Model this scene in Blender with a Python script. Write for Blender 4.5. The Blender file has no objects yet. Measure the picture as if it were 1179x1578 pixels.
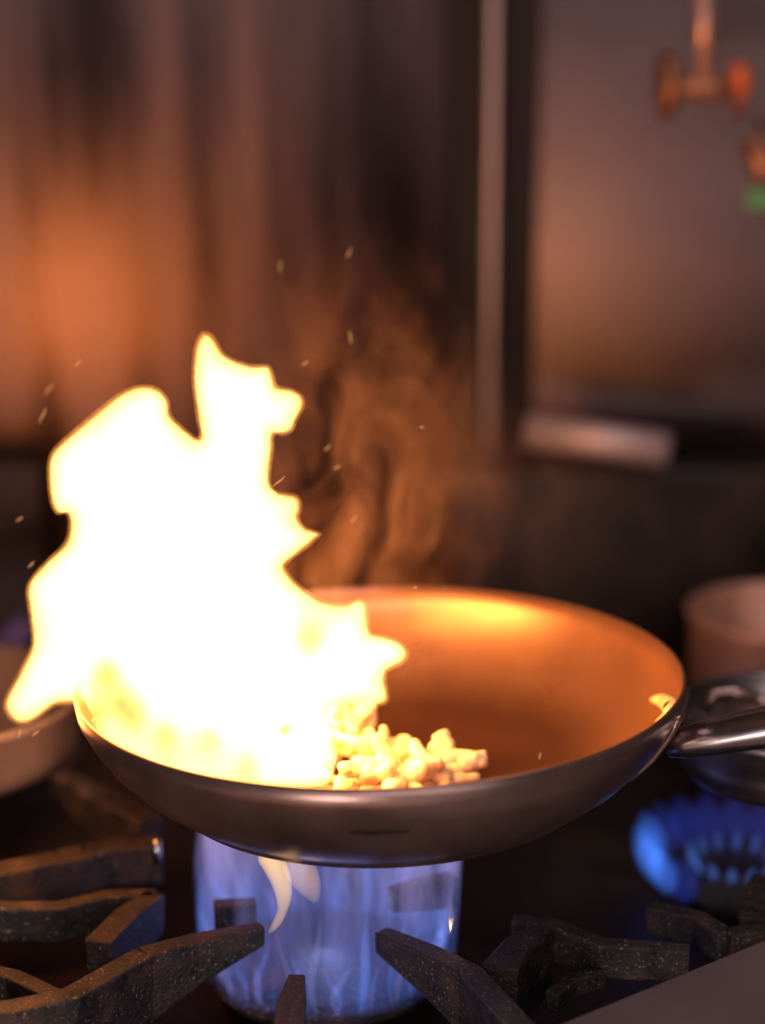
import bpy, bmesh, math, random
from mathutils import Vector, Matrix, noise
from mathutils.geometry import delaunay_2d_cdt
random.seed(7)
scene = bpy.context.scene
col = scene.collection
R = math.radians
W, H = 1179, 1578

# ------------------------------------------------------------------ camera
VFOV = R(28); PITCH = R(14.5)
FPX = H / 2 / math.tan(VFOV / 2)
CAM = Vector((0, -.963, .4285))
RIGHT = Vector((1, 0, 0)); FWD = Vector((0, math.cos(PITCH), -math.sin(PITCH))); UP = Vector((0, math.sin(PITCH), math.cos(PITCH)))
cd = bpy.data.cameras.new('camera'); cam = bpy.data.objects.new('camera', cd); col.objects.link(cam)
cam.location = CAM; cam.rotation_euler = (math.pi / 2 - PITCH, 0, 0)
cd.sensor_fit = 'VERTICAL'; cd.sensor_height = 36; cd.lens = 18 / math.tan(VFOV / 2)
cd.clip_start = .01; cd.clip_end = 50
cd.dof.use_dof = True; cd.dof.focus_distance = .955; cd.dof.aperture_fstop = 2.5
scene.camera = cam

def ray(px, py): return FWD + RIGHT * ((px - W / 2) / FPX) + UP * ((H / 2 - py) / FPX)
def at_z(px, py, z):
    d = ray(px, py); return CAM + d * ((z - CAM.z) / d.z)
def at_y(px, py, y):
    d = ray(px, py); return CAM + d * ((y - CAM.y) / d.y)

# ------------------------------------------------------------------ world, lights, exposure
vs = scene.view_settings
vs.view_transform = 'Standard'; vs.look = 'None'; vs.exposure = 0; vs.gamma = 1; vs.use_curve_mapping = False
cy = scene.cycles
cy.use_denoising = True; cy.transparent_max_bounces = 48; cy.max_bounces = 10
cy.volume_step_rate = 1.0; cy.volume_max_steps = 256
cy.sample_clamp_indirect = 6
wd = bpy.data.worlds.new('world'); scene.world = wd; wd.use_nodes = True
bg = wd.node_tree.nodes['Background']; bg.inputs[0].default_value = (.85, .62, .66, 1); bg.inputs[1].default_value = .016

def area(name, loc, target, sx, sy, power, colr):
    l = bpy.data.lights.new(name, 'AREA'); l.shape = 'RECTANGLE'; l.size = sx; l.size_y = sy; l.energy = power; l.color = colr
    o = bpy.data.objects.new(name, l); col.objects.link(o); o.location = loc
    o.rotation_euler = (Vector(target) - Vector(loc)).to_track_quat('-Z', 'Y').to_euler()
    return o
area('hood_light', (.35, -.25, 1.5), (.1, .0, 0), .9, .14, 4.6, (1, .86, .86))
area('left_wall_fill', (1.2, -2.5, .80), (.1, .2, .25), .9, .5, 2.2, (1, .78, .86))  # added unseen fill, set where the left wall's right edge mirrors it
area('right_wall_fill', (-.75, -2.5, .78), (.2, .6, .35), .8, .30, 4.2, (1, .82, .94))  # added unseen fill to lighten the top of the right wall
area('pan_front_fill', (-.42, -1.5, -.04), (0, -.1, .07), .34, .22, 6.5, (1, .80, .76))  # added low fill for a highlight on the pan's near side
area('strip_light', (.3, -2.0, 1.02), (.2, 0, .1), 1.5, .16, 6, (1, .88, .88))

def point(name, loc, power, radius, colr, parent=None):
    l = bpy.data.lights.new(name, 'POINT'); l.energy = power; l.shadow_soft_size = radius; l.color = colr
    o = bpy.data.objects.new(name, l); col.objects.link(o); o.location = loc
    if parent: o.parent = parent
    return o
FIRE = (1, .31, .06)

# ------------------------------------------------------------------ helpers
def tag(o, label=None, cat=None, group=None, kind=None):
    if label: o['label'] = label
    if cat: o['category'] = cat
    if group: o['group'] = group
    if kind: o['kind'] = kind
    return o
def empty(name, loc, label, cat, group=None):
    o = bpy.data.objects.new(name, None); col.objects.link(o); o.location = loc; o.empty_display_size = .02
    return tag(o, label, cat, group)
def link(name, bm, mat, parent=None, smooth=True, world=True):
    """one mesh object; vertices are given in world space and moved into the parent's space"""
    me = bpy.data.meshes.new(name)
    bmesh.ops.recalc_face_normals(bm, faces=bm.faces)
    if parent is not None and world:
        off = parent.location
        for v in bm.verts: v.co -= off
    bm.to_mesh(me); bm.free()
    for p in me.polygons: p.use_smooth = smooth
    me.materials.append(mat)
    o = bpy.data.objects.new(name, me); col.objects.link(o)
    if parent is not None: o.parent = parent
    return o
def base_mesh(name, bm, mat, smooth=True):
    """a thing made of one mesh with its origin at the base of the mesh"""
    xs = [v.co for v in bm.verts]
    c = Vector((sum(v.x for v in xs) / len(xs), sum(v.y for v in xs) / len(xs), min(v.z for v in xs)))
    for v in bm.verts: v.co -= c
    o = link(name, bm, mat, None, smooth); o.location = c
    return o
def bevel(o, w, seg=2, ang=35):
    m = o.modifiers.new('bevel', 'BEVEL'); m.width = w; m.segments = seg; m.limit_method = 'ANGLE'; m.angle_limit = R(ang)
    return o
def box_bm(x0, x1, y0, y1, z0, z1, bm=None):
    bm = bm or bmesh.new()
    v = [bm.verts.new((x, y, z)) for z in (z0, z1) for y in (y0, y1) for x in (x0, x1)]
    for f in ((0, 1, 3, 2), (4, 6, 7, 5), (0, 4, 5, 1), (2, 3, 7, 6), (0, 2, 6, 4), (1, 5, 7, 3)): bm.faces.new([v[i] for i in f])
    return bm
def lathe_bm(prof, seg=96, mat4=None, bm=None):
    """closed or open profile of (r, z); r == 0 makes a pole"""
    bm = bm or bmesh.new(); rings = []
    for r, z in prof:
        if r < 1e-7: rings.append([bm.verts.new((0, 0, z))])
        else: rings.append([bm.verts.new((r * math.cos(2 * math.pi * k / seg), r * math.sin(2 * math.pi * k / seg), z)) for k in range(seg)])
    for a, b in zip(rings, rings[1:]):
        for k in range(seg):
            k2 = (k + 1) % seg
            if len(a) == 1 and len(b) == 1: continue
            if len(a) == 1: bm.faces.new((a[0], b[k], b[k2]))
            elif len(b) == 1: bm.faces.new((a[k], b[0], a[k2]))
            else: bm.faces.new((a[k], b[k], b[k2], a[k2]))
    if mat4 is not None: bm.transform(mat4)
    return bm
def tube_bm(pts, radii, seg=12, bm=None, sy=1.0):
    bm = bm or bmesh.new(); pts = [Vector(p) for p in pts]; n = len(pts); rings = []
    if not hasattr(radii, '__len__'): radii = [radii] * n
    up = Vector((0, 0, 1))
    for i, p in enumerate(pts):
        t = (pts[min(i + 1, n - 1)] - pts[max(i - 1, 0)]).normalized()
        a = t.cross(up)
        if a.length < 1e-3: a = t.cross(Vector((0, 1, 0)))
        a.normalize(); b = a.cross(t).normalized()
        rings.append([bm.verts.new(p + a * math.cos(2 * math.pi * k / seg) * radii[i] + b * math.sin(2 * math.pi * k / seg) * radii[i] * sy) for k in range(seg)])
    for r0, r1 in zip(rings, rings[1:]):
        for k in range(seg): bm.faces.new((r0[k], r1[k], r1[(k + 1) % seg], r0[(k + 1) % seg]))
    bm.faces.new(rings[0]); bm.faces.new(rings[-1])
    return bm
def bar_bm(pts, widths, depths, bm=None, lean=0.78):
    """cast bar swept along top-centre points: flat top of the given width, sides that widen or narrow to the foot"""
    bm = bm or bmesh.new(); pts = [Vector(p) for p in pts]; n = len(pts); rings = []
    for i, p in enumerate(pts):
        def side(a, b):
            d = (b - a); d.z = 0; d.normalize(); return Vector((d.y, -d.x, 0))
        if i == 0: s = side(pts[0], pts[1]); k = 1
        elif i == n - 1: s = side(pts[-2], pts[-1]); k = 1
        else:
            s0, s1 = side(pts[i - 1], p), side(p, pts[i + 1]); s = (s0 + s1).normalized(); k = 1 / max(.4, s.dot(s0))
        w = widths[i] / 2 * k; d = depths[i]; dn = Vector((0, 0, -d))
        rings.append([bm.verts.new(p + s * w), bm.verts.new(p - s * w), bm.verts.new(p - s * w * lean + dn), bm.verts.new(p + s * w * lean + dn)])
    for a, b in zip(rings, rings[1:]):
        for k in range(4): bm.faces.new((a[k], b[k], b[(k + 1) % 4], a[(k + 1) % 4]))
    bm.faces.new(rings[0]); bm.faces.new(rings[-1])
    return bm

# ------------------------------------------------------------------ materials
def new_mat(name):
    m = bpy.data.materials.new(name); m.use_nodes = True; nt = m.node_tree
    return m, nt, nt.nodes['Principled BSDF'], nt.nodes['Material Output']
def mapping(nt, scale, kind='Object'):
    tc = nt.nodes.new('ShaderNodeTexCoord'); mp = nt.nodes.new('ShaderNodeMapping'); mp.inputs['Scale'].default_value = scale
    nt.links.new(tc.outputs[kind], mp.inputs[0]); return mp
def noise_node(nt, vec, scale, detail=4, rough=.55, dist=0):
    n = nt.nodes.new('ShaderNodeTexNoise'); n.inputs['Scale'].default_value = scale; n.inputs['Detail'].default_value = detail
    n.inputs['Roughness'].default_value = rough; n.inputs['Distortion'].default_value = dist
    nt.links.new(vec.outputs[0], n.inputs['Vector']); return n
def ramp(nt, fac, stops):
    r = nt.nodes.new('ShaderNodeValToRGB'); e = r.color_ramp.elements
    while len(e) < len(stops): e.new(.5)
    for el, (p, c) in zip(e, stops): el.position = p; el.color = (c, c, c, 1) if not hasattr(c, '__len__') else (*c, 1)
    nt.links.new(fac, r.inputs[0]); return r
def metal(name, c0, c1, metallic, r0, r1, scale=(1, 1, 1), nscale=8, bump=0, bscale=60, detail=4, rough=.55, spec=None, lo=.35, hi=.68):
    m, nt, p, out = new_mat(name)
    mp = mapping(nt, scale); n = noise_node(nt, mp, nscale, detail, rough)
    cr = ramp(nt, n.outputs[0], [(lo, c0), (hi, c1)]); nt.links.new(cr.outputs[0], p.inputs['Base Color'])
    rr = ramp(nt, n.outputs[0], [(lo, r0), (hi, r1)]); nt.links.new(rr.outputs[0], p.inputs['Roughness'])
    p.inputs['Metallic'].default_value = metallic
    if spec is not None: p.inputs['Specular IOR Level'].default_value = spec
    if bump:
        mp2 = mapping(nt, (1, 1, 1)); n2 = noise_node(nt, mp2, bscale, 6, .65); b = nt.nodes.new('ShaderNodeBump')
        b.inputs['Strength'].default_value = bump; b.inputs['Distance'].default_value = .002
        nt.links.new(n2.outputs[0], b.inputs['Height']); nt.links.new(b.outputs[0], p.inputs['Normal'])
    return m
def plain(name, c, metallic=0, rough=.5):
    m, nt, p, out = new_mat(name)
    p.inputs['Base Color'].default_value = (*c, 1); p.inputs['Metallic'].default_value = metallic; p.inputs['Roughness'].default_value = rough
    return m
def fire_volume(name, c, strength):
    """homogeneous glowing gas: thick parts burn out to white, thin edges stay coloured"""
    m = bpy.data.materials.new(name); m.use_nodes = True; nt = m.node_tree; nt.nodes.clear()
    o = nt.nodes.new('ShaderNodeOutputMaterial'); e = nt.nodes.new('ShaderNodeEmission')
    e.inputs[0].default_value = (*c, 1); e.inputs[1].default_value = strength
    nt.links.new(e.outputs[0], o.inputs['Volume']); return m

M = {}
M['wall'] = metal('brushed_wall_steel', (.028, .017, .017), (.125, .077, .068), 1, .23, .40, (5, 5, .5), 3.2, detail=5, rough=.6)
M['wall_right'] = metal('hazy_wall_steel', (.038, .028, .030), (.074, .057, .061), 1, .30, .42, (1.2, 1.2, 2.2), 3.0, detail=3)
M['strip'] = metal('strip_steel', (.40, .33, .34), (.5, .42, .42), .85, .38, .5, (4, 4, .5), 5)
M['pale'] = plain('pale_highlight_steel', (.62, .50, .52), .4, .5)
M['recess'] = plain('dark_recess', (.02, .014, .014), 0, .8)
M['deck'] = metal('greasy_black_deck', (.008, .005, .004), (.040, .024, .018), .35, .32, .62, (1, 1, 1), 14, .5, 90)
def iron_mat():
    m, nt, p, out = new_mat('greasy_cast_iron')
    mp = mapping(nt, (1, 1, 1)); n = noise_node(nt, mp, 60, 5, .7); g = noise_node(nt, mp, 650, 2, .5)
    cr = ramp(nt, n.outputs[0], [(.36, (.018, .015, .014)), (.54, (.052, .038, .032)), (.72, (.16, .078, .042))])
    gr_ = ramp(nt, g.outputs[0], [(.63, 0), (.72, 1)])
    mx = nt.nodes.new('ShaderNodeMix'); mx.data_type = 'RGBA'; nt.links.new(gr_.outputs[0], mx.inputs['Factor']); nt.links.new(cr.outputs[0], mx.inputs['A']); mx.inputs['B'].default_value = (.42, .36, .33, 1)
    nt.links.new(mx.outputs['Result'], p.inputs['Base Color'])
    rr = ramp(nt, n.outputs[0], [(.35, .24), (.65, .50)]); nt.links.new(rr.outputs[0], p.inputs['Roughness']); p.inputs['Metallic'].default_value = .3; p.inputs['Specular IOR Level'].default_value = .9
    b = nt.nodes.new('ShaderNodeBump'); b.inputs['Strength'].default_value = .9; b.inputs['Distance'].default_value = .0015; n3 = noise_node(nt, mp, 480, 5, .7)
    nt.links.new(n3.outputs[0], b.inputs['Height']); nt.links.new(b.outputs[0], p.inputs['Normal']); return m
M['iron'] = iron_mat()
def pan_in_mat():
    # brown seasoning, with shade painted in as a darker colour on the pan's flat
    m, nt, p, out = new_mat('shaded_seasoned_pan_steel')
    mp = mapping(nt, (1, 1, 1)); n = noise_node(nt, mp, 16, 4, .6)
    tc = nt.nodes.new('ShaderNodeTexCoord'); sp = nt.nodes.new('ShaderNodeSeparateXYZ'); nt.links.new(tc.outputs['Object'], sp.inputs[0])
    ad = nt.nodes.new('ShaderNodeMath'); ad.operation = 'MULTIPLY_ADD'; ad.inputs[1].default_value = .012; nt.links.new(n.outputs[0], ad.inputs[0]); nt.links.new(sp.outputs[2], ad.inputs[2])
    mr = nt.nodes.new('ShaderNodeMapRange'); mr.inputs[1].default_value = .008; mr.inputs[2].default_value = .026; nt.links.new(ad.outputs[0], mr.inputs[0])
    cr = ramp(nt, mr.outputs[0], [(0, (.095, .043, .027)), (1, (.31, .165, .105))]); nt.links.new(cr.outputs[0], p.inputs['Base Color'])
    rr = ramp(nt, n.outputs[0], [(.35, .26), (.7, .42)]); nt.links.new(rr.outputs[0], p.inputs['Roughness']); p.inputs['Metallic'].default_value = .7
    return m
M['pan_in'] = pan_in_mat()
M['pan_out'] = metal('dark_pan_steel', (.30, .19, .155), (.48, .32, .27), .85, .28, .40, (1, 1, 1), 18, .05, 70)
M['steel'] = metal('polished_steel', (.55, .50, .50), (.68, .63, .62), 1, .12, .22, (1, 1, 1), 20)
M['handle'] = metal('handle_steel', (.60, .52, .50), (.70, .62, .60), 1, .22, .30, (1, 1, 1), 20)
M['pot'] = metal('brushed_pot_steel', (.30, .24, .24), (.42, .36, .36), 1, .32, .46, (1, 1, 6), 12)
M['brownpot'] = metal('stained_pot_steel', (.48, .20, .12), (.80, .46, .34), .5, .32, .5, (1, 1, .4), 28)
M['smokypot'] = metal('smoky_pot_steel', (.22, .15, .13), (.36, .28, .26), .6, .4, .55, (1, 1, .4), 20)
M['tray'] = metal('worn_tray_steel', (.26, .18, .17), (.31, .225, .21), .55, .42, .55, (1, 1, 1), 9)
M['brass'] = metal('old_copper_fitting', (.30, .12, .06), (.45, .21, .11), .6, .35, .5, (1, 1, 1), 30)
M['pipe'] = plain('copper_pipe', (.62, .36, .29), .5, .35)
M['red'] = plain('red_handle_paint', (.62, .12, .03), 0, .4)
M['green'] = plain('green_tag_paint', (.09, .30, .09), 0, .5)
M['ledge'] = plain('bounce_ledge_steel', (.85, .68, .62), .4, .4)
M['mark'] = plain('stamped_mark', (.006, .004, .004), 0, .9)

# ------------------------------------------------------------------ setting: back wall, posts, deck
YW = .75
def wall_box(name, px0, px1, yb, ztop, zbot, mat, thick=.02, y=YW):
    x0 = at_y(px0, 400, y).x; x1 = at_y(px1, 400, y).x
    o = link(name, box_bm(x0, x1, y, y + thick, zbot, ztop), mat, None, False); o['kind'] = 'structure'; return o
ZD = -.085
wl = link('wall_left', box_bm(-.75, 0, 0, .02, ZD, .75), M['wall'], None, False); wl['kind'] = 'structure'
wl.location = (at_y(694, 400, YW).x, YW, 0); wl.rotation_euler = (R(-3), 0, R(10.5))
wr = link('wall_right', box_bm(0, .75, 0, .02, ZD, .75), M['wall_right'], None, False); wr['kind'] = 'structure'
wr.location = (at_y(826, 400, YW).x, YW, 0); wr.rotation_euler = (R(-2), 0, R(-10))
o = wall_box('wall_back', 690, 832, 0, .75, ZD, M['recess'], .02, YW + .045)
o = wall_box('trim_1', 748, 765, 0, .75, ZD, M['strip'], .05, YW - .012); bevel(o, .003)

deck = base_mesh('range_top', box_bm(-.75, .75, -.5, YW + .14, ZD - .03, ZD), M['deck'], False)
fl_ = link('floor', box_bm(-1.6, 1.6, -2.9, 1.0, -1.0, -.95), plain('dark_floor_tile', (.10, .07, .06), 0, .5), None, False); fl_['kind'] = 'structure'
link('bounce_ledge', box_bm(-.75, .75, -.62, -.26, ZD, ZD + .022), M['ledge'], deck, False)  # unseen ledge, added to bounce light onto the pan's near wall
link('range_body', box_bm(-.72, .72, -.48, YW - .04, -.95, ZD - .031), M['deck'], deck, False)
tag(deck, 'black greasy range top running under the grates back to the wall', 'range top')

# pale bar on the right, added to paint the highlight on the riser's top
YR = .57
zr = at_y(600, 725, YR).z
o = base_mesh('back_riser', box_bm(at_y(700, 800, YR).x, .6, YR, YR + .05, ZD, zr), M['deck'], False); bevel(o, .006, 3)
tag(o, 'low black riser along the back of the range below the right steel wall', 'riser')
o = base_mesh('back_block', box_bm(-.6, at_y(70, 800, YR).x, YR, YR + .05, ZD, at_y(40, 715, YR).z), M['deck'], False); bevel(o, .008, 3)
tag(o, 'black block standing against the glowing wall at the left edge behind the flame', 'block')
p0, p1 = at_y(812, 664, YR + .01), at_y(1030, 694, YR - .015)
o = base_mesh('highlight_bar', tube_bm([p0, p0.lerp(p1, .5), p1], .0135, 16), M['pale'])
tag(o, 'pale steel bar painted in as the blurred highlight along the top of the black riser at the right', 'bar')

# ------------------------------------------------------------------ valves at upper right
YV = .52
def V(px, py, y=YV): return at_y(px, py, y)
v = empty('gas_valve', V(1085, 150), 'copper gas valve with orange-red lever hanging from a thin pipe at upper right', 'valve')
link('pipe', tube_bm([V(1085, -60), V(1085, 128)], .0062, 16), M['pipe'], v)
link('valve_body', tube_bm([V(1030, 133), V(1060, 136), V(1100, 136), V(1128, 138)], [.007, .0085, .0085, .006], 16), M['brass'], v)
c0 = V(1028, 132); mt = Matrix.Translation(c0) @ Matrix.Rotation(R(90), 4, 'Y')
prof = [(0, -.006), (.018, -.006), (.0245, -.003), (.0245, .003), (.018, .006), (0, .006)]
hw = link('hand_wheel', lathe_bm(prof, 28, mt), M['brass'], v)
lv = link('lever', tube_bm([V(1140, 98), V(1142, 130), V(1137, 180)], [.0065, .0075, .005], 12), M['red'], v); lv['label'] = 'orange-red lever'
v2 = empty('pipe_elbow', V(1172, 260), 'dark copper pipe elbow with a green tag at the right edge', 'pipe fitting')
link('elbow', tube_bm([V(1176, 185), V(1162, 225), V(1178, 260), V(1215, 265)], [.007, .010, .011, .008], 14), M['brass'], v2)
g = link('tag', box_bm(V(1150, 305).x, V(1210, 305).x, YV - .003, YV + .001, V(1170, 320).z, V(1170, 292).z), M['green'], v2, False); g['label'] = 'green tag'

# ------------------------------------------------------------------ grates
ZG = -.015
def G(px, py, dz=0): return at_z(px, py, ZG + dz)
gr = empty('burner_grate', at_z(500, 1430, ZD), 'rusty black cast iron grate with long fingers around the front burner under the pan', 'grate')
def gpart(name, pts, w, d, parent=gr, lean=.8):
    o = link(name, bar_bm(pts, w, d, None, lean), M['iron'], parent, False); return bevel(o, .0012, 2)
gpart('frame_bar', [G(-70, 1556), G(20, 1549), G(108, 1530), G(222, 1466)], [.013] * 4, [.034, .034, .036, .034])
gpart('finger', [G(222, 1466), G(300, 1444), G(405, 1424)], [.0125, .011, .008], [.036, .024, .010])
gpart('finger', [G(586, 1432), G(660, 1462), G(725, 1494), G(830, 1610)], [.010, .012, .0135, .014], [.011, .022, .032, .036])
gpart('finger', [G(457, 1500), G(450, 1540), G(440, 1640)], [.008, .0135, .015], [.014, .030, .036])
gpart('frame_bar', [G(-70, 1394), G(90, 1394), G(165, 1376), G(240, 1374)], [.010] * 4, [.019] * 4)
gpart('finger', [G(240, 1374), G(195, 1405), G(150, 1450)], [.012, .014, .014], [.02, .034, .046])
gpart('finger', [G(330, 1392), G(395, 1388)], [.012, .010], [.022, .016])
gpart('finger', [G(602, 1370), G(650, 1356), G(700, 1346)], [.008, .010, .010], [.012, .016, .018])
gpart('frame_bar', [G(790, 1413), G(848, 1419), G(928, 1450), G(1064, 1460)], [.008, .009, .010, .010], [.016, .02, .018, .017])
gpart('finger', [G(840, 1424), G(800, 1452), G(770, 1490)], [.012, .016, .018], [.03, .045, .05])
gpart('foot', [G(930, 1490, -.012), G(880, 1505, -.012), G(850, 1530, -.012)], [.008] * 3, [.01] * 3)
gpart('frame_bar', [G(-80, 1480, -.014), G(20, 1500, -.014), G(115, 1545, -.008)], [.010] * 3, [.02] * 3)
# catch tray under the front burner
gl = empty('rear_grate', at_z(100, 1290, ZD), 'dark blurred cast iron grate over the rear burner at the left', 'grate')
gpart('frame_bar', [G(-80, 1352), G(60, 1325), G(170, 1300), G(250, 1296)], [.016] * 4, [.022] * 4, gl)
gpart('finger', [G(88, 1188, .008), G(150, 1218, .004), G(235, 1262)], [.012, .016, .018], [.014, .028, .036], gl)
o = link('bolt', tube_bm([at_z(243, 1330, ZG), at_z(243, 1330, ZG) + Vector((0, 0, .013))], .0025, 12), M['steel'], gl); o['label'] = 'bright steel bolt'
gR = empty('side_grate', at_z(1150, 1400, ZD), 'dark cast iron grate around the blue burner at the right', 'grate')
gpart('frame_bar', [G(1120, 1436), G(1190, 1424), G(1300, 1420)], [.010] * 3, [.018] * 3, gR)
gpart('finger', [G(1160, 1415), G(1166, 1372), G(1170, 1345)], [.014, .012, .008], [.026, .022, .012], gR)
gpart('frame_bar', [G(1000, 1392), G(1075, 1408), G(1120, 1436)], [.010] * 3, [.016] * 3, gR)

# ------------------------------------------------------------------ burners
M['blue'] = fire_volume('blue_gas_flame', (.10, .27, 1), 34)
M['blue_side'] = fire_volume('bright_blue_gas_flame', (.06, .22, 1), 22)
M['blue_soft'] = fire_volume('lavender_gas_flame', (.34, .36, .9), 24)
M['yellow'] = fire_volume('yellow_gas_flame', (1, .60, .12), 75)
def haze_flame_mat():
    m = bpy.data.materials.new('streaky_gas_flame'); m.use_nodes = True; nt = m.node_tree; nt.nodes.clear()
    o = nt.nodes.new('ShaderNodeOutputMaterial'); e = nt.nodes.new('ShaderNodeEmission')
    mp = mapping(nt, (1, 1, .16)); n = noise_node(nt, mp, 95, 3, .5, .6)
    r = ramp(nt, n.outputs[0], [(.40, 0.06), (.68, 1)])
    tcc = nt.nodes.new('ShaderNodeTexCoord'); fl2 = nt.nodes.new('ShaderNodeVectorMath'); fl2.operation = 'MULTIPLY'; fl2.inputs[1].default_value = (1, 1, 0); nt.links.new(tcc.outputs['Object'], fl2.inputs[0])
    ln = nt.nodes.new('ShaderNodeVectorMath'); ln.operation = 'LENGTH'; nt.links.new(fl2.outputs[0], ln.inputs[0])
    sh = nt.nodes.new('ShaderNodeMapRange'); sh.inputs[1].default_value = .043; sh.inputs[2].default_value = .063; sh.inputs[3].default_value = .22; sh.inputs[4].default_value = 1.6; nt.links.new(ln.outputs['Value'], sh.inputs[0])
    tc = nt.nodes.new('ShaderNodeTexCoord'); sp = nt.nodes.new('ShaderNodeSeparateXYZ'); nt.links.new(tc.outputs['Object'], sp.inputs[0])
    mr = nt.nodes.new('ShaderNodeMapRange'); mr.inputs[1].default_value = .0; mr.inputs[2].default_value = .10; nt.links.new(sp.outputs[2], mr.inputs[0])
    cr = ramp(nt, mr.outputs[0], [(0, (.08, .20, .95)), (.4, (.16, .26, .92)), (1, (.62, .44, .80))]); nt.links.new(cr.outputs[0], e.inputs[0])
    mu = nt.nodes.new('ShaderNodeMath'); mu.operation = 'MULTIPLY'; mu.inputs[1].default_value = 13
    m0 = nt.nodes.new('ShaderNodeMath'); m0.operation = 'MULTIPLY'; nt.links.new(r.outputs[0], m0.inputs[0]); nt.links.new(sh.outputs[0], m0.inputs[1]); nt.links.new(m0.outputs[0], mu.inputs[0]); nt.links.new(mu.outputs[0], e.inputs[1])
    nt.links.new(e.outputs[0], o.inputs['Volume']); return m
M['haze_flame'] = haze_flame_mat()

def jet_bm(root, tip, rad, sway, seg=8, n=9):
    root, tip = Vector(root), Vector(tip); side = (tip - root).cross(Vector((0, 1, 0))).normalized(); pts, rr = [], []
    for i in range(n):
        t = i / (n - 1); pts.append(root.lerp(tip, t) + side * sway * math.sin(t * 5)); rr.append(max(.0002, rad * (math.sin(math.pi * (t * .86 + .10)) ** .8)))
    return tube_bm(pts, rr, seg)

BX, BY, ZB = -.030, .014, -.068
bn = empty('gas_burner', (BX, BY, ZD), 'front gas burner roaring with tall blue flames under the frying pan', 'burner')
bm = lathe_bm([(0, .0), (.030, .0), (.034, .006), (.058, .010), (.062, .016), (.054, .022), (.022, .026), (0, .027)], 48, Matrix.Translation((BX, BY, ZD)))
link('burner_head', bm, M['iron'], bn)
for k in range(46):
    a = 2 * math.pi * k / 46 + random.uniform(-.05, .05); r0 = .057; hgt = random.uniform(.022, .062); ro = random.uniform(.060, .071)
    p = Vector((BX + r0 * math.cos(a), BY + r0 * math.sin(a), ZB)); q = Vector((BX + ro * math.cos(a), BY + ro * math.sin(a), ZB + hgt))
    link('flame_jet', jet_bm(p, q, random.uniform(.0012, .0028), random.uniform(-.004, .004)), M['blue_soft'] if k % 2 == 0 else M['blue'], bn)
# the body of gas flame that the jets merge into, up to the pan's bottom
bm = bmesh.new(); rings = []; NS = 64
for i in range(15):
    t = i / 14; z = ZB + .003 + t * (.0395 - ZB - .004)
    ring = []
    for k in range(NS):
        a = 2 * math.pi * k / NS
        r = .0655 + .003 * math.sin(t * 3) + .006 * noise.noise(Vector((3 * math.cos(a), 3 * math.sin(a), t * 1.6)))
        if t > .9: r -= (t - .9) * .10
        ring.append(bm.verts.new((BX + r * math.cos(a) + t * .006, BY + r * math.sin(a) + .012 * t, z)))
    rings.append(ring)
for a_, b_ in zip(rings, rings[1:]):
    for k in range(NS): bm.faces.new((a_[k], a_[(k + 1) % NS], b_[(k + 1) % NS], b_[k]))
bm.faces.new(rings[0]); bm.faces.new(rings[-1])
link('flame_body', bm, M['haze_flame'], bn)
yf = -.085
pts = [at_y(x, y, yf + d) for x, y, d in ((412, 1440, .0), (432, 1418, 0), (440, 1385, .0), (432, 1350, .005), (418, 1322, .01), (405, 1312, .015))]
o = link('yellow_flame', tube_bm(pts, [.0008, .0030, .0046, .0056, .0064, .005], 12), M['yellow'], bn); o['label'] = 'pale yellow tongue of flame'; sub = o.modifiers.new('smooth', 'SUBSURF'); sub.levels = sub.render_levels = 2
M['yellow_soft'] = fire_volume('pale_yellow_gas_flame', (1, .58, .18), 24)
pts = [at_y(x, y, yf + .005) for x, y in ((488, 1392), (482, 1375), (470, 1352), (456, 1330), (445, 1318))]
o = link('yellow_flame', tube_bm(pts, [.001, .0050, .0078, .0080, .005], 12), M['yellow_soft'], bn); o['label'] = 'pale yellow tongue of flame'; sub = o.modifiers.new('smooth', 'SUBSURF'); sub.levels = sub.render_levels = 2
pts = [at_y(x, y, -.06) for x, y in ((694, 1440), (696, 1415), (694, 1385))]
link('yellow_flame', tube_bm(pts, [.0006, .0016, .0006], 10), M['yellow_soft'], bn)
point('burner_glow', (0, 0, .035), .035, .02, (.35, .45, 1), bn)

q_ = at_z(1132, 1326, -.060); RX, RY = q_.x, q_.y
b2 = empty('side_burner', (RX, RY, ZD), 'right-hand gas burner with a ring of small blue flames beneath the steel pot', 'burner')
bm = lathe_bm([(0, 0), (.026, 0), (.03, .010), (.024, .022), (.012, .026), (0, .026)], 40, Matrix.Translation((RX, RY, ZD)))
link('burner_head', bm, M['iron'], b2)
for k in range(14):
    a = 2 * math.pi * k / 14; c, s = math.cos(a), math.sin(a)
    link('flame_jet', jet_bm((RX + .021 * c, RY + .021 * s, ZB + .001), (RX + .028 * c, RY + .028 * s, ZB + .016), .0030, 0), M['blue'], b2)
M['blue_deep'] = fire_volume('deep_blue_gas_flame', (.05, .12, 1), 6)
for k in range(20):
    a = 2 * math.pi * (k + .5) / 20; c, s = math.cos(a), math.sin(a)
    if -.75 > s: continue
    hot = k in (8, 9, 10, 11)
    link('flame_jet', jet_bm((RX + .044 * c, RY + .044 * s, ZB - .002), (RX + .056 * c, RY + .058 * s, ZB + .027), .0100 if not hot else .0085, 0), M['blue_side'] if hot else M['blue_deep'], b2)
b3 = empty('rear_burner', (-.23, .34, ZD), 'rear burner at the far left with faint violet flames half out of frame', 'burner')
link('burner_head', lathe_bm([(0, 0), (.026, 0), (.03, .010), (.024, .022), (0, .026)], 32, Matrix.Translation((-.23, .34, ZD))), M['iron'], b3)
M['violet'] = fire_volume('violet_gas_flame', (.8, .30, .75), 9)
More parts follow.
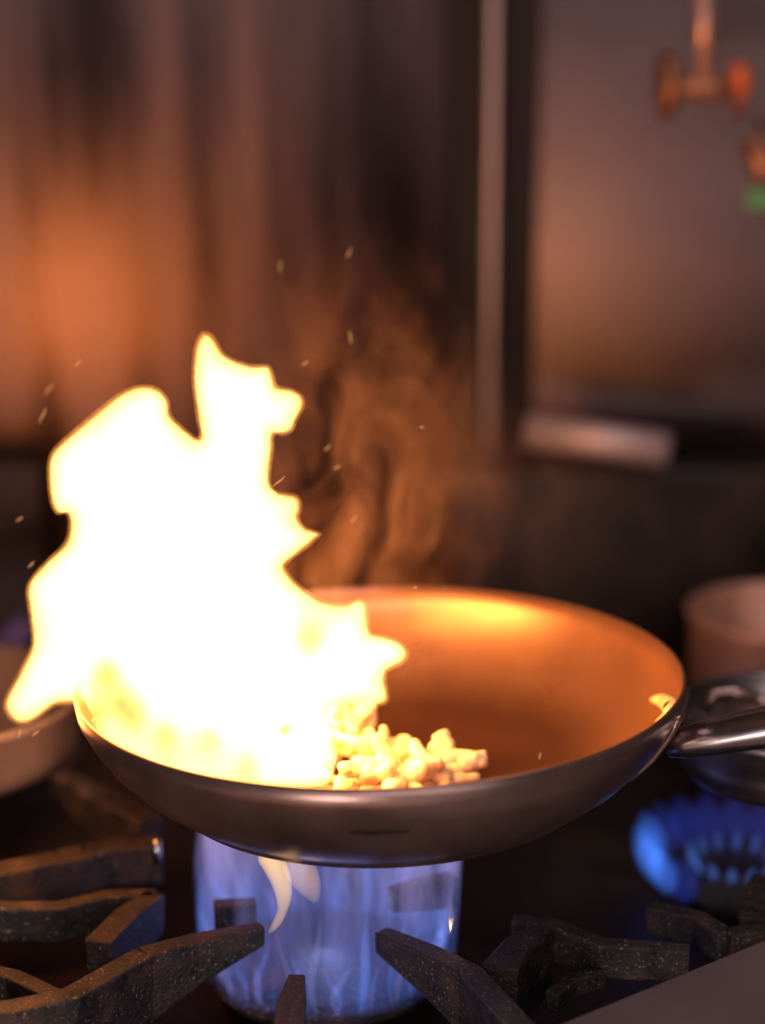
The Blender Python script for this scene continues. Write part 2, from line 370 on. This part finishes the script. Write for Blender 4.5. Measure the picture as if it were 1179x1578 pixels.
for x, y0, y1 in ((8, 1020, 945), (24, 1035, 930), (38, 1000, 950)):
    link('flame_jet', jet_bm(at_y(x, y0, .33), at_y(x + 6, y1, .33), .004, .003), M['violet'], b3)

# ------------------------------------------------------------------ frying pan
TILT = R(1.45)
PM = Matrix.Translation((0, 0, .0400)) @ Matrix.Rotation(-TILT, 4, 'Y')
pan = empty('frying_pan', (0, 0, .0400), 'dark steel frying pan tilted over the front burner with flames leaping from it', 'frying pan')
outer = [(0, 0), (.103, 0), (.1052, .0004), (.1062, .0020), (.1075, .0034), (.1160, .0085), (.1265, .0165), (.1365, .0270), (.1440, .0380), (.1488, .0475), (.1502, .0565)]
inner = [(.1482, .0570), (.1462, .0490), (.1415, .0385), (.1340, .0275), (.1240, .0180), (.1140, .0105), (.1050, .0062), (.0985, .0040), (.080, .0030), (0, .0026)]
bm = lathe_bm(outer + inner[:1], 160, PM); link('pan_outside', bm, M['pan_out'], pan)
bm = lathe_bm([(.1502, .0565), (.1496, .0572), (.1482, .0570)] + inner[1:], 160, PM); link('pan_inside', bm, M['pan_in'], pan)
pan_inv = PM.inverted()
def pan_r(z):
    """inner radius of the pan at height z above the pan's base"""
    pr = sorted([(b, a) for a, b in inner])
    for (z0, r0), (z1, r1) in zip(pr, pr[1:]):
        if z0 <= z <= z1: return r0 + (r1 - r0) * (z - z0) / max(1e-6, z1 - z0)
    return .1482 if z > .05 else 0
# worn mark on the near side of the pan
def pan_surf(ang, zl, off=.0006):
    pr = outer[2:]
    for (r0, z0), (r1, z1) in zip(pr, pr[1:]):
        if z0 <= zl <= z1: r = r0 + (r1 - r0) * (zl - z0) / (z1 - z0); break
    return PM @ Vector(((r + off) * math.cos(ang), (r + off) * math.sin(ang), zl))
pts = [pan_surf(R(-90.3 + d * .7), .0335 + .0004 * math.sin(d)) for d in (-7.5, -5, -2, 0, 3, 6, 8)]
o = link('mark', tube_bm(pts, [.0003, .0008, .0011, .0008, .0006, .0005, .0002], 8), M['mark'], pan); o['label'] = 'thin dark scratch on the pan side'
# handle
h0 = PM @ Vector((.1435, -.030, .044)); hp = [(1030, 1150, -.033), (1060, 1143, -.036), (1110, 1133, -.040), (1180, 1120, -.046), (1300, 1098, -.055), (1420, 1080, -.06)]
pts = [at_y(*q) for q in hp]
hd = link('handle', tube_bm(pts, [.0070, .0105, .0120, .0130, .0135, .013], 24, None, .74), M['handle'], pan); hd['label'] = 'polished steel handle'
bm = bmesh.new(); gi, go = [], []
for iz in range(7):
    zl = .016 + .035 * iz / 6
    for ia in range(9):
        an = R(-22 + 17 * ia / 8); gi.append(bm.verts.new(pan_surf(an, zl, -.0004))); go.append(bm.verts.new(pan_surf(an, zl, .0026)))
def quad(l, i, j, rev): return [l[q] for q in ((i * 9 + j, i * 9 + j + 1, (i + 1) * 9 + j + 1, (i + 1) * 9 + j))]
for i in range(6):
    for j in range(8): bm.faces.new(quad(go, i, j, 0)); bm.faces.new(quad(gi, i, j, 1))
edge = [j for j in range(9)] + [i * 9 + 8 for i in range(1, 7)] + [54 + j for j in range(7, -1, -1)] + [i * 9 for i in range(5, 0, -1)]
for k in range(len(edge)):
    p_, q_ = edge[k], edge[(k + 1) % len(edge)]; bm.faces.new((gi[p_], gi[q_], go[q_], go[p_]))
link('bracket', bm, M['pan_out'], pan)

# ------------------------------------------------------------------ food
def food_mat():
    m, nt, p, out = new_mat('creamy_food')
    mp = mapping(nt, (1, 1, 1)); n = noise_node(nt, mp, 120, 4, .6)
    cr = ramp(nt, n.outputs[0], [(.3, (.55, .38, .18)), (.5, (.80, .66, .42)), (.75, (.88, .78, .58))]); nt.links.new(cr.outputs[0], p.inputs['Base Color'])
    p.inputs['Roughness'].default_value = .35
    p.inputs['Subsurface Weight'].default_value = .25; p.inputs['Subsurface Radius'].default_value = (.006, .004, .002); p.inputs['Subsurface Scale'].default_value = 1
    return m
M['food'] = food_mat()
def food_mesh(seed, L, rad, bend):
    rng = random.Random(seed); n = 22; pts, rr = [], []
    for i in range(n):
        t = i / (n - 1); a = (t - .5) * bend
        pts.append(Vector((math.sin(a) * L / max(bend, .01), (math.cos(a) - 1) * L / max(bend, .01), .001 * math.sin(t * 7 + seed)))); rr.append(rad * (.35 + .65 * math.sin(math.pi * (.06 + .88 * t))) * rng.uniform(.85, 1.15))
    bm = tube_bm(pts, rr, 14, None, .8)
    for v in bm.verts: v.co += v.co.normalized() * (.0026 * noise.noise(v.co * 150 + Vector((seed, 0, 0))) + .0007 * noise.noise(v.co * 420 + Vector((seed, 5, 0))))
    me = bpy.data.meshes.new('food_piece'); bmesh.ops.recalc_face_normals(bm, faces=bm.faces); bm.to_mesh(me); bm.free()
    for p in me.polygons: p.use_smooth = True
    me.materials.append(M['food']); return me
FM = [food_mesh(1, .030, .0050, 1.6), food_mesh(2, .024, .0062, .8), food_mesh(3, .036, .0042, 2.4)]
fl = .0445
spots = [(470, 1170, 0), (510, 1150, 0), (550, 1160, 0), (585, 1175, 0), (620, 1185, 0), (655, 1188, 0), (690, 1190, 0), (505, 1125, .006), (535, 1120, .008), (560, 1128, .008), (590, 1150, .008),
         (618, 1163, .008), (645, 1168, .007), (676, 1165, .005), (480, 1195, .003), (540, 1198, .003), (600, 1205, .003), (650, 1205, .002), (440, 1140, .004), (575, 1190, .01), (525, 1100, .016), (545, 1108, .016), (515, 1140, .014), (575, 1150, .014), (605, 1188, .01), (635, 1190, .009), (668, 1188, .008), (700, 1186, .006), (555, 1182, .012), (680, 1172, .008)]
for i, (px, py, dz) in enumerate(spots):
    o = bpy.data.objects.new('food_piece', FM[i % 3]); col.objects.link(o)
    o.location = at_z(px, py, fl + .005 + dz); o.rotation_euler = (random.uniform(-.5, .5), random.uniform(-.5, .5), random.uniform(0, 6.28)); o.scale = [random.uniform(.95, 1.3)] * 3
    tag(o, 'pale creamy piece of food frying beside the big flame in the pan', 'food', 'food pieces frying in the pan')
# onion slice stuck on the right wall of the pan
def pan_hit(px, py, back=.002):
    d = ray(px, py).normalized(); t = .7
    while t < 1.4:
        l = pan_inv @ (CAM + d * t); rr = math.hypot(l.x, l.y)
        if l.z < .0565 and t > .85 and l.z > -.01 and (rr > pan_r(max(0, l.z)) and l.x * d.x + l.y * d.y > 0 or l.z < .0032): break
        t += .0005
    return CAM + d * (t - back)
pts = []
for i in range(13):
    a = R(105 - 190 * i / 12); pts.append(pan_hit(1010 + 26 * math.cos(a), 1095 - 17 * math.sin(a), .004))
o = base_mesh('onion_slice', tube_bm(pts, [.0008] + [.0012 + .0036 * math.sin(math.pi * i / 12) for i in range(1, 12)] + [.0008], 12), M['food'])
tag(o, 'pale curved onion slice clinging to the pan wall near the handle', 'onion slice')

# ------------------------------------------------------------------ big flame in the pan
M['fire'] = fire_volume('burning_fire', (1, .52, .15), 120)
M['fire_edge'] = fire_volume('thin_fire', (1, .38, .07), 55)
OUT = [(560,62),(575,66),(590,80),(615,118),(650,138),(695,152),(738,153),(750,185),(760,210),(800,215),(828,232),(834,258),(815,295),(800,328),(775,336),(750,339),(747,380),(740,440),(744,478),(765,500),(815,510),(826,536),(818,570),(840,598),(877,612),(850,640),(810,672),(787,690),(780,705),(800,735),(850,780),(895,803),(950,810),(990,795),(1005,808),(1010,850),(1020,888),(1060,898),(1100,913),(1120,940),(1105,965),(1067,985),(1057,1010),(1064,1072),(1000,1087),(930,1098),(915,1150),(930,1230),(900,1300),(800,1322),(700,1322),(560,1300),(440,1265),(340,1220),(270,1162),(228,1090),(192,1073),(150,1080),(110,1110),(72,1132),(40,1126),(18,1094),(22,1060),(60,990),(90,920),(86,850),(78,770),(90,735),(130,690),(186,632),(190,560),(160,555),(142,520),(135,430),(150,385),(210,330),(290,262),(340,225),(385,208),(430,215),(460,245),(466,285),(500,320),(550,352),(546,290),(540,250),(533,180),(540,100)]
OUT = [(x / 1.7864, 480 + y / 1.7864) for x, y in OUT]
def dense(poly, step):
    """Catmull-Rom through the outline, resampled"""
    n = len(poly); res = []
    for i in range(n):
        p0, p1, p2, p3 = (Vector(poly[(i + k - 1) % n]) for k in range(4)); m = max(1, int((p2 - p1).length / step))
        for j in range(m):
            t = j / m; q = .5 * ((2 * p1) + (p2 - p0) * t + (2 * p0 - 5 * p1 + 4 * p2 - p3) * t * t + (3 * p1 - p0 - 3 * p2 + p3) * t ** 3); res.append(q)
    return res
def inside(p, poly):
    c = False; j = len(poly) - 1
    for i in range(len(poly)):
        a, b = poly[i], poly[j]
        if (a.y > p.y) != (b.y > p.y) and p.x < (b.x - a.x) * (p.y - a.y) / (b.y - a.y) + a.x: c = not c
        j = i
    return c
def seg_dist(p, poly):
    best = 1e9
    for i in range(len(poly)):
        a, b = poly[i - 1], poly[i]; d = b - a; t = max(0, min(1, (p - a).dot(d) / max(1e-9, d.length_squared))); best = min(best, (p - a - d * t).length_squared)
    return math.sqrt(best)
DIPS = [(165, 1040, 34, .90), (205, 1105, 32, .85), (185, 1085, 26, .8), (255, 1135, 34, .85), (325, 1140, 28, .7), (150, 1100, 22, .8), (380, 1185, 26, .6), (478, 985, 36, .78), (440, 1128, 16, .95), (300, 1150, 30, .45), (545, 1110, 26, .6), (385, 1165, 30, .3)]
def build_flame(OUT=OUT, Hm=.046, W0=.034):
    ol = dense(OUT, 4.5); n = len(ol); coarse = dense(OUT, 9)
    pts = list(ol); xs = [p.x for p in ol]; ys = [p.y for p in ol]; st = 8.5; row = 0; y = min(ys)
    dist = [0.0] * n
    while y < max(ys):
        x = min(xs) + (st / 2 if row % 2 else 0)
        while x < max(xs):
            p = Vector((x, y))
            if inside(p, ol):
                d = seg_dist(p, coarse)
                if d > 3.2: pts.append(p); dist.append(d)
            x += st
        y += st * .866; row += 1
    vs_, es, fs, *_ = delaunay_2d_cdt(pts, [(i, (i + 1) % n) for i in range(n)], [], 1, 1e-4)
    bm = bmesh.new(); F, B = [], []
    for i, p in enumerate(vs_):
        d = (dist[i] if i < len(dist) else 0) / FPX        # metres
        t = min(1, d / W0); h = Hm * (.5 * math.sqrt(max(0, 1 - (1 - t) ** 2)) + .5 * (1 - (1 - t) ** 1.6)) if d > 0 else 0
        for dx, dy, dr, amt in DIPS:
            q = ((p.x - dx) ** 2 + (p.y - dy) ** 2 * .6) / dr ** 2; h *= 1 - amt * math.exp(-q)
        h *= 1 + .35 * noise.noise(Vector((p.x * .016, p.y * .012, 3.1)))
        y0 = -.02 + .018 * noise.noise(Vector((p.x * .008, p.y * .006, 9)))
        if p.y > 980: y0 -= .030 * min(1, (p.y - 980) / 160) * min(1, max(0, (p.x - 110) / 120))
        if p.x < 140 and p.y > 1000: y0 += .012
        out = []
        for sgn in (-1, 1):
            w = at_y(p.x, p.y, y0 + sgn * h)
            l = pan_inv @ w
            rr = math.hypot(l.x, l.y)
            if l.z < .0585 and rr < .158:
                l.z = max(l.z, .0045 if sgn < 0 else .0050)
                lim = pan_r(min(l.z, .0569)) - .0022
                if rr > lim: l.x *= lim / rr; l.y *= lim / rr
                w = PM @ l
            out.append(w)
        f = bm.verts.new(out[0]); F.append(f); B.append(f if h < 1e-6 else bm.verts.new(out[1]))
    for t in fs:
        bm.faces.new([F[i] for i in t])
        b = [B[i] for i in reversed(t)]
        if not all(B[i] is F[i] for i in t): bm.faces.new(b)
    return bm
def grow(poly, amt):
    res = []; n = len(poly)
    for i in range(n):
        a, b, c = (Vector(poly[(i + k) % n]) for k in (-1, 0, 1)); t = (c - a).normalized()
        k = amt * (1.0 + .5 * noise.noise(Vector((b.x * .03, b.y * .03, 2))))
        if 1090 < b.y and b.x > 120: k = 0
        res.append((b.x - t.y * -k, b.y - t.x * k))
    return res
fo = base_mesh('flame', build_flame(), M['fire'])
tag(fo, 'tall blazing white and yellow flame leaping from the left half of the frying pan', 'flame')
oe = build_flame(grow(OUT, 5.5), .034, .045)
eo = link('flame_fringe', oe, M['fire_edge'], fo); eo['label'] = 'thin orange fringe of the flame'
for px, py, y, pw in ((300, 1000, -.02, 1.5), (220, 780, -.01, 1.3), (470, 1030, -.01, 1.0), (360, 640, -.01, .4), (300, 1120, -.04, .7), (120, 960, -.01, .5), (60, 1060, .0, .45), (575, 1110, -.045, .35)):
    o = point('flame_light', at_y(px, py, y), pw, .025, FIRE); o.parent = fo; o.location = at_y(px, py, y) - fo.location

# ------------------------------------------------------------------ pots at the right
def pot(name, loc, r, h, mat, label, flare=1.03):
    e = empty(name, loc, label, 'pot'); mt = Matrix.Translation(loc)
    pr = [(0, 0), (r * .93, 0), (r * .985, .004), (r, .012), (r * flare, h - .004), (r * flare + .003, h), (r * flare, h + .002), (r * flare - .003, h), (r * .97, .014), (r * .92, .006), (0, .005)]
    link('body', lathe_bm(pr, 80, mt), mat, e); return e
yc = .055; rp = .060
ptop = at_y(1226, 1098, yc); zp = at_y(1179, 1250, yc - .055).z
pt = pot('saucepan', Vector((ptop.x, yc, zp)), rp, ptop.z - zp, M['pot'], 'shiny steel pan on the right burner cut off by the frame edge')
hp = [at_y(*q) for q in ((1085, 1092, .07), (1100, 1070, .075), (1130, 1066, .075), (1165, 1078, .07), (1185, 1092, .06))]
link('loop_handle', tube_bm(hp, .0042, 12), M['pan_out'], pt)
zl = at_y(60, 1240, .10).z
pl = pot('sauce_pot', Vector((-.268, .175, zl)), .088, at_y(60, 1150, .09).z - zl, M['smokypot'], 'brown smoky steel pan at the left edge behind the tail of the big flame')
zq = at_y(1100, 1060, .30).z
pt2 = pot('stock_pot', Vector((at_y(1170, 1000, .34).x + .02, .36, ZD)), .062, at_y(1100, 984, .30).z - ZD, M['brownpot'], 'brown stained pot standing behind the saucepan at the right edge')

# ------------------------------------------------------------------ tray at bottom right
a = at_z(860, 1578, -.012); b = at_z(1179, 1447, -.012)
d = (b - a).normalized(); nrm = Vector((d.y, -d.x, 0))
p = [a - d * .10, b + d * .12, b + d * .12 + nrm * .30, a - d * .10 + nrm * .30]
bm = bmesh.new(); lo = [bm.verts.new(q - Vector((0, 0, .004))) for q in p]; hi = [bm.verts.new(q) for q in p]
bm.faces.new(lo); bm.faces.new(hi)
for k in range(4): bm.faces.new((lo[k], lo[(k + 1) % 4], hi[(k + 1) % 4], hi[k]))
o = base_mesh('steel_plate', bm, M['tray'], False); bevel(o, .0015, 2)
tag(o, 'smooth brownish steel plate jutting in at the bottom right corner', 'plate')

# ------------------------------------------------------------------ sparks
m = bpy.data.materials.new('glowing_ember'); m.use_nodes = True; nt = m.node_tree; nt.nodes.clear()
oo = nt.nodes.new('ShaderNodeOutputMaterial'); e = nt.nodes.new('ShaderNodeEmission'); e.inputs[0].default_value = (1, .42, .14, 1); e.inputs[1].default_value = .75
nt.links.new(e.outputs[0], oo.inputs[0]); M['ember'] = m
for px, py, y, ln, ang in ((66, 640, .06, 26, 78), (75, 600, .10, 20, 72), (120, 560, .05, 14, 65), (432, 410, .12, 20, 105), (540, 520, .08, 22, 115), (538, 390, .12, 18, 88), (430, 742, -.01, 22, 50), (545, 800, .04, 14, 75),
    (470, 560, .06, 10, 60), (520, 720, .05, 10, 40), (30, 1130, -.02, 18, 100), (55, 1130, -.02, 14, 60), (650, 658, .03, 3, 0), (505, 690, .06, 12, 70), (48, 870, .02, 12, 70), (30, 800, .04, 10, 60), (832, 1165, -.02, 12, 110), (640, 905, .0, 3, 0)):
    dx, dy = math.cos(R(ang)) * ln / 2, -math.sin(R(ang)) * ln / 2
    pts = [at_y(px + dx * t + 2.5 * math.sin(t * 2.2), py + dy * t, y) for t in (-1, -.5, 0, .5, 1)]
    o = base_mesh('ember', tube_bm(pts, [.0001, .0003, .00045, .0003, .0001], 6), M['ember'])
    tag(o, 'tiny glowing orange ember drifting in the smoke around the flame', 'ember', 'embers around the flame')

# ------------------------------------------------------------------ smoke
def smoke(name, cen, rad, dens, scale, seed, lo, hi, label):
    m = bpy.data.materials.new(name); m.use_nodes = True; nt = m.node_tree; nt.nodes.clear()
    oo = nt.nodes.new('ShaderNodeOutputMaterial'); sc = nt.nodes.new('ShaderNodeVolumeScatter'); sc.inputs['Color'].default_value = (.95, .58, .48, 1); sc.inputs['Anisotropy'].default_value = .25
    tc = nt.nodes.new('ShaderNodeTexCoord'); mp = nt.nodes.new('ShaderNodeMapping'); mp.inputs['Scale'].default_value = (1, 1, .55); mp.inputs['Location'].default_value = (seed, seed * .7, 0)
    nt.links.new(tc.outputs['Object'], mp.inputs[0]); n = noise_node(nt, mp, scale, 4, .55, 1.6)
    r = ramp(nt, n.outputs[0], [(lo, 0), (hi, 1)])
    sv = nt.nodes.new('ShaderNodeVectorMath'); sv.operation = 'DIVIDE'; sv.inputs[1].default_value = rad; nt.links.new(tc.outputs['Object'], sv.inputs[0])
    le = nt.nodes.new('ShaderNodeVectorMath'); le.operation = 'LENGTH'; nt.links.new(sv.outputs[0], le.inputs[0])
    fo_ = ramp(nt, le.outputs['Value'], [(.35, 1), (1, 0)])
    mu = nt.nodes.new('ShaderNodeMath'); mu.operation = 'MULTIPLY'; nt.links.new(r.outputs[0], mu.inputs[0]); nt.links.new(fo_.outputs[0], mu.inputs[1])
    m2 = nt.nodes.new('ShaderNodeMath'); m2.operation = 'MULTIPLY'; m2.inputs[1].default_value = dens; nt.links.new(mu.outputs[0], m2.inputs[0]); nt.links.new(m2.outputs[0], sc.inputs['Density'])
    nt.links.new(sc.outputs[0], oo.inputs['Volume'])
    bm = bmesh.new(); bmesh.ops.create_icosphere(bm, subdivisions=4, radius=1)
    for v in bm.verts:
        v.co *= 1 + .10 * noise.noise(v.co * 1.7 + Vector((seed, 0, 0))); v.co = Vector((v.co.x * rad[0], v.co.y * rad[1], v.co.z * rad[2]))
    o = link(name, bm, m); o.location = cen
    return tag(o, label, 'smoke', None, 'stuff')
smoke('smoke', at_y(560, 740, .06), (.085, .06, .14), 9, 26, 1.3, .48, .72, 'thin curling brown smoke rising between the flame and the dark posts')
smoke('smoke', at_y(760, 790, .20), (.085, .05, .085), 7, 26, 4.1, .48, .72, 'faint brown smoke drifting over the far rim of the pan in front of the dark posts')
